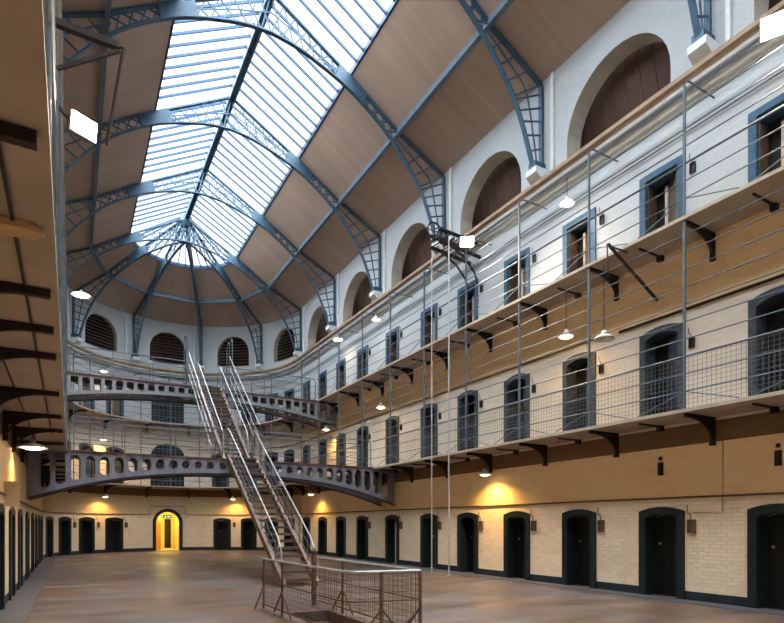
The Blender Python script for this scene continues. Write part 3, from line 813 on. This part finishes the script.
# small wall boxes beside the doors with their drop pipes
WB = {}
def wall_box(s, z, label, g, small=False):
    if small not in WB:
        wb = WB[small] = empty('wall_box')
        if small: wb.scale = (.72, .8, .72)
        mb = MB(); mb.box(-.085, .085, -.06, 0, 0, .025); mb.box(-.085, .085, -.06, 0, .275, .30); mb.box(-.085, -.065, -.06, 0, .025, .275); mb.box(.065, .085, -.06, 0, .025, .275); mb.box(-.065, .065, -.02, 0, .025, .275)
        a = mb.build('case', ['iron_dark' if small else 'wall_case'], wb)
        mb = MB(); mb.tube([(-.02, -.03, .28), (-.02, -.03, .40), (-.10, -.03, .46), (-.10, -.03, .62)], .012, 5)
        b = mb.build('drop_pipe', ['pipe'], wb); own(wb, a, b); o = wb
    else: o = copy_tree(WB[small])
    place_on_wall(o, s, z); tag(o, label, 'box', g)
for i, y in enumerate(DOORS_Y[1:8]):
    wall_box(sR(y - .72), 1.45, 'small dark box beside a right wall ground floor door, %s from the near end' % ORD[i], 'ground floor wall boxes')
    wall_box(sR(y - .72), Z2 + 1.5, 'small dark box beside a lower walkway door, %s from the near end' % ORD[i], 'lower walkway wall boxes', True)
    wall_box(sR(y - .74), Z3 + 1.42, 'small dark box beside an upper walkway door, %s from the near end' % ORD[i], 'upper walkway wall boxes', True)
for i, a in enumerate([-52.5, -37.5, -22, 36.5]):
    wall_box(sA(a), 1.45, 'small dark box beside a door of the rounded end, %s from the left' % ORD[i], 'rounded end wall boxes')
for i, y in enumerate((5.49, 7.91)):
    mb = MB(); mb.lathe([(.05, 0), (.05, .26), (0, .27)], (0, 0, 0), 12); mb.lathe([(0.03, .34), (.03, .4), (0, .41)], (0, 0, 0), 10)
    mb.box(-.055, .055, 0, .05, -.01, .28); mb.box(-.03, .03, 0, .04, .335, .41)
    o = mb.build('wall_vent', ['iron_dark']); place_on_wall(o, sR(y), 2.76, -.045)
    tag(o, 'dark vertical vent on the mustard wall, %s from the near end' % ORD[i], 'vent', 'wall vents')
for i, y in enumerate((6.52, 4.0)):
    mb = MB(); mb.tube([at(sR(y), -.02, 3.6), at(sR(y), -.02, 1.9), at(sR(y + .62), -.02, 1.9)], .008, 5)
    tag(mb.build('cable', ['pipe']), 'thin cable dropping down the right wall, %s from the near end' % ORD[i], 'cable', 'wall cables')

# board sticking out of the left wall
mb = MB(); mb.box(XL, XL + .26, 13.4, 13.43, 2.0, 2.5)
tag(mb.build('sign_board', ['sign_board']), 'plain pale board projecting from the left wall above the doors', 'board')

# ------------------------------------------------------------------ bridges
def make_bridge(y0, y1, zt, zpeak, drop, hole_w, square, label, xs_skip=()):
    root = empty('footbridge', (XM, y0, zt)); inv = Vector((-XM, -y0, -zt))
    zb = lambda x: zpeak - drop * abs((x - XM) / 6.2) ** 2.4
    x0, x1 = XL + .02, XR - .02
    pitch = .407; n = int((x1 - x0 - .3) / pitch); xs = XM - pitch * n / 2
    for y in (y0, y1):
        mb = MB(); th = .025 if y == y0 else -.025
        def face(pts):
            a = [(x, y, z) for x, z in pts]; b = [(x, y + th, z) for x, z in pts]
            k = len(pts); mb.add([Vector(p) + inv for p in a + b], [tuple(range(k)), tuple(range(2 * k - 1, k - 1, -1))])
        for a, b in ((x0, xs), (xs + pitch * n, x1)): face([(a, zb(a)), (b, zb(b)), (b, zt), (a, zt)])
        for i in range(n):
            a, b = xs + pitch * i, xs + pitch * (i + 1); cx = (a + b) / 2
            top, bot = zt - .15, zb(cx) + .16
            hw = hole_w / 2; hh = max(hw * .9, (top - bot) / 2); cz = (top + bot) / 2
            if hh < hw: hw = hh
            N = 24; hole = []
            rr = .05 if square else hw
            for j in range(N):
                t = 2 * PI * j / N + PI / N; c_, s_ = math.cos(t), math.sin(t)
                hole.append((cx + math.copysign(hw - rr, c_) + rr * c_, cz + math.copysign(max(0, hh - rr), s_) + rr * s_))
            out = []
            for hx, hz in hole:
                dx, dz = hx - cx, hz - cz
                k = 1e9
                if abs(dx) > 1e-6: k = min(k, (pitch / 2) / abs(dx))
                if dz > 1e-6: k = min(k, (zt - cz) / dz)
                if dz < -1e-6: k = min(k, (cz - zb(cx)) / -dz)
                px, pz = cx + dx * k, cz + dz * k
                if dz < 0 and abs((cz - pz) - (cz - zb(cx))) < 1e-4: pz = zb(px)
                out.append((px, pz))
            for j in range(N):
                j2 = (j + 1) % N
                q = [hole[j], hole[j2], out[j2], out[j]]
                face(q)
                mb.add([Vector((hole[j][0], y, hole[j][1])) + inv, Vector((hole[j2][0], y, hole[j2][1])) + inv, Vector((hole[j2][0], y + th, hole[j2][1])) + inv, Vector((hole[j][0], y + th, hole[j][1])) + inv], [(0, 1, 2, 3)])
            for sx in (a, b):                                   # fill the four corners left between ray hits
                pass
            cor = [(a, zt), (b, zt), (b, zb(b)), (a, zb(a))]
            for c in cor:
                near = sorted(range(N), key=lambda j: (out[j][0] - c[0]) ** 2 + (out[j][1] - c[1]) ** 2)
                # neighbours on the two sides of this corner
                p = [out[j] for j in near if abs(out[j][0] - c[0]) < 1e-4][:1]; q = [out[j] for j in near if abs(out[j][0] - c[0]) >= 1e-4][:1]
                if p and q: face([p[0], c, q[0]])
        mb.build('fascia_plate', ['iron_grey'], root)
        mb = MB()
        fy0, fy1 = (y - .07, y + .03) if y == y0 else (y - .03, y + .07)
        mb.box(x0 - XM, x1 - XM, fy0 - y0, fy1 - y0, -.05, .0); mb.build('top_flange', ['rust'], root)
        mb = MB()
        k = 24
        for i in range(k):
            a, b = x0 + (x1 - x0) * i / k, x0 + (x1 - x0) * (i + 1) / k
            mb.add([Vector(p) + inv for p in ((a, fy0, zb(a)), (b, fy0, zb(b)), (b, fy1, zb(b)), (a, fy1, zb(a)), (a, fy0, zb(a) - .04), (b, fy0, zb(b) - .04), (b, fy1, zb(b) - .04), (a, fy1, zb(a) - .04))],
                   [(0, 1, 2, 3), (7, 6, 5, 4), (0, 4, 5, 1), (2, 6, 7, 3)])
        mb.build('arch_flange', ['iron_dark'], root)
    mb = MB(); mb.box(XL + EW + .03 - XM, XR - EW - .03 - XM, .03, y1 - y0 - .03, -.07, -.012); mb.build('deck', ['tread'], root)
    for yy, side in ((y0 + .02, 0), (y1 - .02, 1)):
        xa, xb = XL + EW + .1, XR - EW - .1
        spans = [(xa, 4.6), (6.0, xb)]
        for a, b in spans:
            mb = MB()
            for z in (.345, .69): mb.tube([(a - XM, yy - y0, z), (b - XM, yy - y0, z)], .012, 5)
            # top rail turning down at its ends
            mb.tube([(a - XM, yy - y0, 0), (a - XM, yy - y0, .92), (a - XM + .05, yy - y0, 1.02), (a - XM + .15, yy - y0, 1.06), (b - XM - .15, yy - y0, 1.06), (b - XM - .05, yy - y0, 1.02), (b - XM, yy - y0, .92), (b - XM, yy - y0, 0)], .02, 6)
            mb.build('handrail', ['rail'], root)
            m = int((b - a) / 1.5)
            for i in range(1, m):
                mb = MB(); x = a + (b - a) * i / m - XM
                mb.bar((x, yy - y0, 0), (x, yy - y0, 1.06), .03, .03); mb.build('post', ['rail'], root)
    return tag(root, label, 'footbridge', 'iron footbridges')
make_bridge(19.88, 21.0, Z2, 3.42, .93, .27, False, 'grey arched iron footbridge with oval holes, the lower of the two')
make_bridge(25.75, 26.9, Z3 - .03, 7.22, .62, .27, True, 'grey iron footbridge with squarish holes, the upper of the two')

# ------------------------------------------------------------------ stairs
def flight(xc, y0, z0, y1, z1, w, n, label, rail_top, m_rail):
    root = empty('staircase', (xc, y0, z0))
    d = Vector((0, y1 - y0, z1 - z0)); L = d.length; u = d.normalized(); up = Vector((0, -u.z, u.y))
    for sx in (-1, 1):
        mb = MB(); x = sx * w / 2
        mb.bar(Vector((x, 0, .02)) + up * -.02, Vector((x, 0, .02)) + d + up * -.02, .03, .24, (1, 0, 0)) if False else None
        p = [(0 - .12, 0), (.18, 0), (y1 - y0 + .05, z1 - z0 - .16), (y1 - y0 + .05, z1 - z0 + .10), (-.12, .12)]
        mb.prism(p, x - .015, x + .015, 'yz')
        mb.build('stringer', ['rust_pale'], root)
        mb = MB()
        e = [(-.12, .10), (-.12, .13), (y1 - y0 + .05, z1 - z0 + .13), (y1 - y0 + .05, z1 - z0 + .10)]
        mb.prism(e, x - .05, x + .05, 'yz')
        mb.build('stringer_cap', ['rust_pale'], root)
        # handrail with posts and a mid rail
        mb = MB(); h = .95
        pts = [(x, .12, .15), (x, .12, .88), (x, .2, h + .1)] + [(x, (y1 - y0) * t, (z1 - z0) * t + h + .06) for t in (.08, .5, .96)] 
        pts += [(x, (y1 - y0) + .1, z1 - z0 + h + .08), (x, (y1 - y0) + .35, z1 - z0 + h + .1)]
        mb.tube(pts, .022, 6)
        hr = mb.build('handrail', [m_rail], root)
        k = 9
        for i in range(1, k + 1):
            t = i / k; yy, zz = (y1 - y0) * t, (z1 - z0) * t
            mb = MB(); mb.bar((x, yy, zz + .05), (x, yy, zz + h + .05), .022, .022); mb.build('baluster', ['rail'], hr)
        for hh in (.36, .66):
            mb = MB(); mb.tube([(x, .12, hh + .1), (x, (y1 - y0), z1 - z0 + hh + .04)], .011, 5); mb.build('mid_rail', ['rail'], root)
        if rail_top:                                             # looped guard at the head of the flight
            for q in (0, .5):
                mb = MB(); yy = y1 - y0 - .3 + q * 1.0; xx = sx * .95
                mb.tube([(xx, yy, z1 - z0)] + [(xx, yy + .25 - .25 * math.cos(PI * t / 8), z1 - z0 + 1.95 + .3 * math.sin(PI * t / 8)) for t in range(9)] + [(xx, yy + .5, z1 - z0)], .024, 6)
                mb.build('guard_hoop', ['rail'], root)
            for hh in (.55, 1.0, 1.5):
                mb = MB(); mb.tube([(sx * .9, .1, hh), (sx * .9, y1 - y0, z1 - z0 + hh)], .02 if hh > 1.2 else .014, 6); gr = mb.build('guard_rail', ['galv'], root)
            for i in range(8):
                t = i / 7; mb = MB(); mb.bar((sx * .9, .1 + (y1 - y0 - .1) * t, (z1 - z0) * t + (.1 if i else 0)), (sx * .9, .1 + (y1 - y0 - .1) * t, (z1 - z0) * t + 1.5), .024, .024)
                mb.build('guard_post', ['rail'], gr)
    for i in range(n):
        t = (i + .5) / n; yy, zz = (y1 - y0) * t, (z1 - z0) * (i + 1) / n
        mb = MB(); mb.box(-w / 2 + .016, w / 2 - .016, yy - .13, yy + .14, zz - .035, zz)
        mb.box(-w / 2 + .016, w / 2 - .016, yy - .135, yy - .12, zz - .075, zz)
        mb.build('tread', ['tread'], root)
    return root
st = flight(5.27, 14.05, 0, 19.82, Z2 + .04, .93, 20, '', False, 'galv')
tag(st, 'steep iron staircase rising from the floor to the lower footbridge', 'staircase', 'iron stairs')
st = flight(5.37, 20.95, Z2, 25.72, Z3, .93, 20, '', True, 'galv')
tag(st, 'upper iron staircase between the two footbridges', 'staircase', 'iron stairs')

# ------------------------------------------------------------------ fence round the stairwell
fr = empty('fence', (3.25, 6.85, 0)); FO = Vector((-3.25, -6.85, 0))
corner = [(3.3 , 6.88)]
A_, B_, C_, D_ = Vector((3.24, 10.7, 0)), Vector((3.32, 6.98, 0)), Vector((4.38, 6.79, 0)), Vector((4.34, 10.55, 0))
bend = [B_ + Vector((0, .32, 0)), B_ + Vector((.03, .14, 0)), B_ + Vector((.12, .03, 0)), B_ + Vector((.32, -.03, 0))]
path = [A_] + bend + [C_]
def up(v, z): return Vector((v.x, v.y, z)) + FO
for zt, r, m in ((.98, .02, 'galv'), (.56, .012, 'rust'), (.1, .014, 'rust')):
    mb = MB(); mb.tube([up(p, zt) for p in path], r, 6); mb.tube([up(C_, zt), up(D_, zt)], r, 6); mb.build('rail', [m], fr)
fposts = [A_ + Vector((.02, -.02, 0)), Vector((3.265, 9.6, 0)), Vector((3.80, 6.90, 0)), C_, Vector((4.355, 9.4, 0))]
for i, p in enumerate(fposts):
    mb = MB(); mb.bar(up(p, 0), up(p, .97), .035, .035); mb.build('post', ['rust'], fr)
for p, d in ((fposts[1], (-.0, -.45)), (fposts[1], (0, .45)), (fposts[2], (-.35, .04)), (fposts[2], (.35, -.04)), (fposts[4], (0, .45)), (fposts[4], (0, -.45)), (fposts[0], (-.2, -.1)), (fposts[3], (-.4, 0.07)), (fposts[3], (0, .45))):
    mb = MB(); mb.bar(up(p, .45), up(p + Vector((d[0], d[1], 0)), .03), .022, .022); mb.build('brace', ['rust'], fr)
def fmesh(p, q, hz=.97):
    mb = MB(); L = (q - p).length; k = max(2, int(L / .065))
    for i in range(1, k):
        v = p + (q - p) * i / k; mb.bar(up(v, .09), up(v, hz), .0045, .0045)
    for i in range(1, 11): mb.bar(up(p, .09 + .085 * i), up(q, .09 + .085 * i), .0045, .0045)
    mb.build('mesh_panel', ['rust'], fr)
fmesh(bend[0], A_); fmesh(bend[3], C_); fmesh(C_, D_); fmesh(bend[0], bend[2]); fmesh(bend[2], bend[3])
tag(fr, 'low rusty wire mesh fence with pale top rail around the stairwell', 'fence')
mb = MB(); mb.box(-.04, .04, -.04, .04, 0, 1.02); mb.lathe([(.045, 1.0), (.03, 1.03), (.055, 1.07), (.06, 1.1), (.04, 1.14), (0, 1.16)], (0, 0, 0), 14)
o = mb.build('newel_post', ['rust']); o.location = (4.3, 10.66, 0); tag(o, 'brown newel post with rounded cap at the far end of the stairwell fence', 'post')

# ------------------------------------------------------------------ lamps
def light(name, kind, loc, energy, col, parent=None, **kw):
    l = bpy.data.lights.new(name, kind); l.energy = energy; l.color = col
    for k, v in kw.items(): setattr(l, k, v)
    o = bpy.data.objects.new(name, l); C.objects.link(o); o.location = loc
    if parent: o.parent = parent
    return o
WARM = (1, .56, .14)
def pendant(loc, stem, label, power=60, warm=True, lit=True, r=.19):
    root = empty('pendant_lamp', loc)
    mb = MB(); mb.lathe([(r, 0), (r * 1.0, .015), (r * .72, .07), (.06, .12), (.05, .19), (.03, .2), (0.0, .2)], n=24)
    mb.lathe([(r, 0), (r * .7, .06), (.05, .11), (0, .11)], n=24)
    mb.build('lamp_shade', ['enamel'], root, smooth=True)
    mb = MB(); mb.tube([(0, 0, .19), (0, 0, .19 + stem)], .011, 6); mb.build('stem', ['iron_dark'], root)
    mb = MB(); mb.lathe([(0, -.04), (r * .45, -.03), (r * .8, .01), (r * .5, .05), (0, .06)], n=16)
    mb.build('bulb', [('bulb_warm' if warm else 'bulb_white') if lit else 'enamel'], root, smooth=True)
    if lit: light('lamp_light', 'SPOT', (0, 0, -.06), power, WARM if warm else (1, .8, .55), root, spot_size=rad(150), spot_blend=.7, shadow_soft_size=.05)
    return tag(root, label, 'lamp', 'pendant lamps')
pendant((11.1, 13.52, 3.17), .5, 'white enamel lamp under the lower walkway on the right wall glowing orange below', 230)
pendant((11.0, 10.17, 6.44), 1.0, 'lit white pendant lamp hanging from the upper walkway on the right', 60)
pendant((10.6, 8.67, 5.89), 1.5, 'unlit white pendant lamp hanging nearest on the right side', 0, lit=False, r=.23)
pendant((11.1, 10.23, 9.91), .6, 'lit lamp above an upper walkway door on the right wall', 70, warm=False)
pendant((11.0, 24.25, 10.39), .1, 'bright lamp near the cornice at the far right where the wall bends', 60, warm=False, r=.26)
pendant((11.0, 20.44, 10.13), .35, 'small lit lamp near the cornice halfway along the right wall', 50, warm=False)
pendant((11.0, 20.01, 6.4), 1.0, 'lit lamp below the upper walkway halfway along the right wall', 60)
pendant((10.95, 27.6, 3.2), .45, 'lamp glowing orange on the far right wall under the lower walkway', 130)
pendant((11.0, 25.69, 6.33), 1.0, 'lamp glowing orange below the right end of the upper footbridge', 200)
pendant((-.75, 15.2, 3.39), .25, 'wide lit lamp under the left walkway near the lower footbridge', 120, r=.30)
pendant(tuple(at(sA(-38), -.5, 10.2)), .3, 'lit lamp high on the left of the rounded end near the cornice', 50, warm=False)
pendant(tuple(at(sA(-38.2), -.5, 6.36)), 1.0, 'lamp glowing orange on the left of the rounded end, lower walkway', 260)
pendant(tuple(at(sA(-37), -.5, 3.17)), .45, 'lamp glowing orange on the left of the rounded end, ground floor', 130)
pendant(tuple(at(sA(37.5), -.5, 3.2)), .45, 'lamp glowing orange on the rounded end wall beside the staircase', 130)

def flood(loc, aim, size, label, power, spread=140, arm=None, room=0.):
    root = empty('floodlight', loc)
    d = (Vector(aim) - Vector(loc)).normalized()
    q = d.to_track_quat('Z', 'Y')
    w, h = size, size * .72
    def X(p): return q @ Vector(p)
    mb = MB()
    fr_, bk = [(-w / 2, -h / 2, 0), (w / 2, -h / 2, 0), (w / 2, h / 2, 0), (-w / 2, h / 2, 0)], [(-w / 3, -h / 3, -.16), (w / 3, -h / 3, -.16), (w / 3, h / 3, -.16), (-w / 3, h / 3, -.16)]
    mb.add([X(p) for p in fr_ + bk], [(4, 5, 6, 7), (0, 1, 5, 4), (1, 2, 6, 5), (2, 3, 7, 6), (3, 0, 4, 7)])
    mb.build('housing', ['housing'], root)
    mb = MB(); k = 14
    lens = [(-w * .47, -h * .46, .012)] + [(w * .47, -h * .46, .012), (w * .47, h * .46, .012), (-w * .47, h * .46, .012)]
    mb.add([X(p) for p in lens + [(a * .85, b * .85, .05) for a, b, _ in lens]], [(0, 1, 5, 4), (1, 2, 6, 5), (2, 3, 7, 6), (3, 0, 4, 7), (4, 5, 6, 7)])
    mb.build('lens', ['flood_lens'], root)
    if arm:
        mb = MB()
        for p in arm: mb.bar(X((0, 0, -.1)), Vector(p) - Vector(loc), .03, .03)
        mb.build('arm', ['iron_dark'], root)
    l = light('flood_light', 'SPOT', X((0, 0, .12)), power, (1, .86, .68), root, spot_size=rad(spread), spot_blend=.8, shadow_soft_size=.15)
    l.rotation_mode = 'QUATERNION'; l.rotation_quaternion = (-d).to_track_quat('Z', 'Y')
    return tag(root, label, 'floodlight', 'floodlights')
flood((.12, 6.9, 5.95), (3.2, 1.0, 5.0), .29, 'bright floodlight at the left by the edge of the left walkway', 700, spread=115, arm=[(-.13, 6.9, 6.1)])
flood((10.35, 13.45, 10.16), (5.2, 6.0, 4.0), .42, 'bright floodlight on the iron hoist frame in front of the right wall', 2000, arm=[(10.35, 14.2, 10.3)])
flood((10.9, 5.2, 10.55), (5.5, 2.5, 5.0), .5, 'bright floodlight at the upper right below the cornice', 1500, arm=[(11.4, 5.2, 10.9)])
pendant((.33, 23.9, 10.2), .3, 'large lit lamp high on the left in front of the far roof rib', 300, warm=False, r=.34)

# iron lamp brackets reaching into the hall
def arm_bracket(root_a, root_b, tip, drop, label):
    r = empty('lamp_bracket', tip); inv = -Vector(tip)
    mb = MB(); mb.bar(Vector(root_a) + inv, (0, 0, 0), .05, .05); mb.build('main_arm', ['iron_dark'], r)
    mb = MB(); mb.bar(Vector(root_b) + inv, (0, 0, -.03), .026, .026); mb.build('stay', ['iron_dark'], r)
    mb = MB(); mb.tube([(0, 0, 0), (.03 * (1 if tip[0] < XM else -1), 0, .0), Vector(drop) + inv], .014, 6); mb.build('drop_rod', ['iron_dark'], r)
    tag(r, label, 'bracket', 'lamp brackets')
arm_bracket((-.10, 5.0, 5.5), (-.09, 5.0, 5.15), (.34, 5.0, 5.5), (.25, 5.0, 4.68), 'thin iron bracket with hanging rod projecting from the left railing')
arm_bracket((11.58, 8.0, 6.74), (10.6, 8.05, 7.62), (9.91, 8.0, 7.61), (9.91, 8.0, 6.9), 'thin iron bracket with hanging rod projecting from the right wall')

# hoist
h = empty('hoist', (10.2, 14.5, 10.5)); hv = Vector((-10.2, -14.5, -10.5))
yy = 14.6
for y in (14.35, 14.85):
    mb = MB()
    mb.bar(Vector((11.58, y, 10.78)) + hv, Vector((9.95, y, 10.86)) + hv, .07, .09); mb.bar(Vector((11.58, y, 10.35)) + hv, Vector((9.95, y, 10.5)) + hv, .07, .09)
    for a, b in ((10.0, 10.4), (10.4, 10.8), (10.8, 11.2), (11.2, 11.55)): mb.bar(Vector((a, y, 10.5)) + hv, Vector((b, y, 10.8)) + hv, .03, .04)
    mb.build('beam', ['iron_dark'], h)
for x in (10.0, 10.5, 11.1):
    mb = MB(); mb.bar(Vector((x, 14.3, 10.68)) + hv, Vector((x, 14.9, 10.68)) + hv, .05, .07); mb.build('cross_bar', ['iron_dark'], h)
for i, x in enumerate((9.95, 10.25)):
    mb = MB(); c = Vector((x, 14.6, 10.9 - .12 * i)) + hv; r0 = .26 - .05 * i
    mb.tube([c + Vector((r0 * math.cos(t * PI / 12), 0, r0 * math.sin(t * PI / 12))) for t in range(24)], .028, 6, closed=True)
    for t in range(4): mb.bar(c, c + Vector((r0 * math.cos(t * PI / 2), 0, r0 * math.sin(t * PI / 2))), .02, .02)
    mb.build('wheel', ['iron_dark'], h)
for y in (14.35, 14.85):
    mb = MB(); mb.tube([Vector((11.5, y, 9.4)) + hv, Vector((11.35, y, 9.8)) + hv, Vector((11.0, y, 10.15)) + hv, Vector((10.5, y, 10.42)) + hv], .035, 6); mb.build('curved_strut', ['iron_dark'], h)
tag(h, 'dark iron hoist frame with pulley wheels projecting from the right wall under the arches', 'hoist')
for i, (x, y) in enumerate(((10.22, 14.2), (10.4, 15.42))):
    mb = MB(); mb.tube([(x, y, 0.01), (x, y, 10.5)], .022, 6); mb.tube([(x, y, 0.0), (x, y, .05)], .05, 8)
    tag(mb.build('steel_pole', ['galv']), ['slim steel pole from floor to hoist, nearer one', 'slim steel pole from floor to hoist, farther one'][i], 'pole', 'steel poles')

# ------------------------------------------------------------------ light from the sky and the passage
W = bpy.data.worlds.new('sky'); S.world = W; W.use_nodes = True
N = W.node_tree.nodes; L = W.node_tree.links; bg = N['Background']
tc = N.new('ShaderNodeTexCoord'); nz = N.new('ShaderNodeTexNoise'); nz.inputs['Scale'].default_value = 2.2; nz.inputs['Detail'].default_value = 4
L.new(tc.outputs['Generated'], nz.inputs['Vector'])
cr = N.new('ShaderNodeValToRGB'); cr.color_ramp.elements[0].position = .35; cr.color_ramp.elements[0].color = (.90, .96, 1, 1); cr.color_ramp.elements[1].position = .6; cr.color_ramp.elements[1].color = (.97, .99, 1, 1)
L.new(nz.outputs['Fac'], cr.inputs[0]); L.new(cr.outputs[0], bg.inputs['Color']); bg.inputs['Strength'].default_value = .80
sun = light('overcast_daylight', 'SUN', (XM - 6, 10, 40), 33.0, (.88, .95, 1)); sun.data.angle = rad(150)
sun.rotation_mode = 'QUATERNION'; sun.rotation_quaternion = Vector((.50, .48, -.72)).to_track_quat('-Z', 'Y')
light('passage_lamp', 'POINT', tuple(at(sA(0), 1.2, 2.45)), 150, (1, .78, .22), shadow_soft_size=.1)

# ------------------------------------------------------------------ camera
cam = bpy.data.cameras.new('camera'); co = bpy.data.objects.new('camera', cam); C.objects.link(co); S.camera = co
co.location = (0, 0, 1.65); co.rotation_euler = (PI / 2, 0, -rad(29.925))
cam.sensor_fit = 'HORIZONTAL'; cam.sensor_width = 36; cam.lens = 558.128 / 784 * 36
cam.shift_y = (524.063 - 311.5) / 784; cam.clip_start = .02; cam.clip_end = 200

S.view_settings.view_transform = 'Standard'; S.view_settings.look = 'None'; S.view_settings.gamma = 1
S.view_settings.use_curve_mapping = False; S.view_settings.exposure = 0.42
S.cycles.use_denoising = True
S.cycles.max_bounces = 8; S.cycles.diffuse_bounces = 5; S.cycles.transparent_max_bounces = 16
S.cycles.sample_clamp_indirect = 8
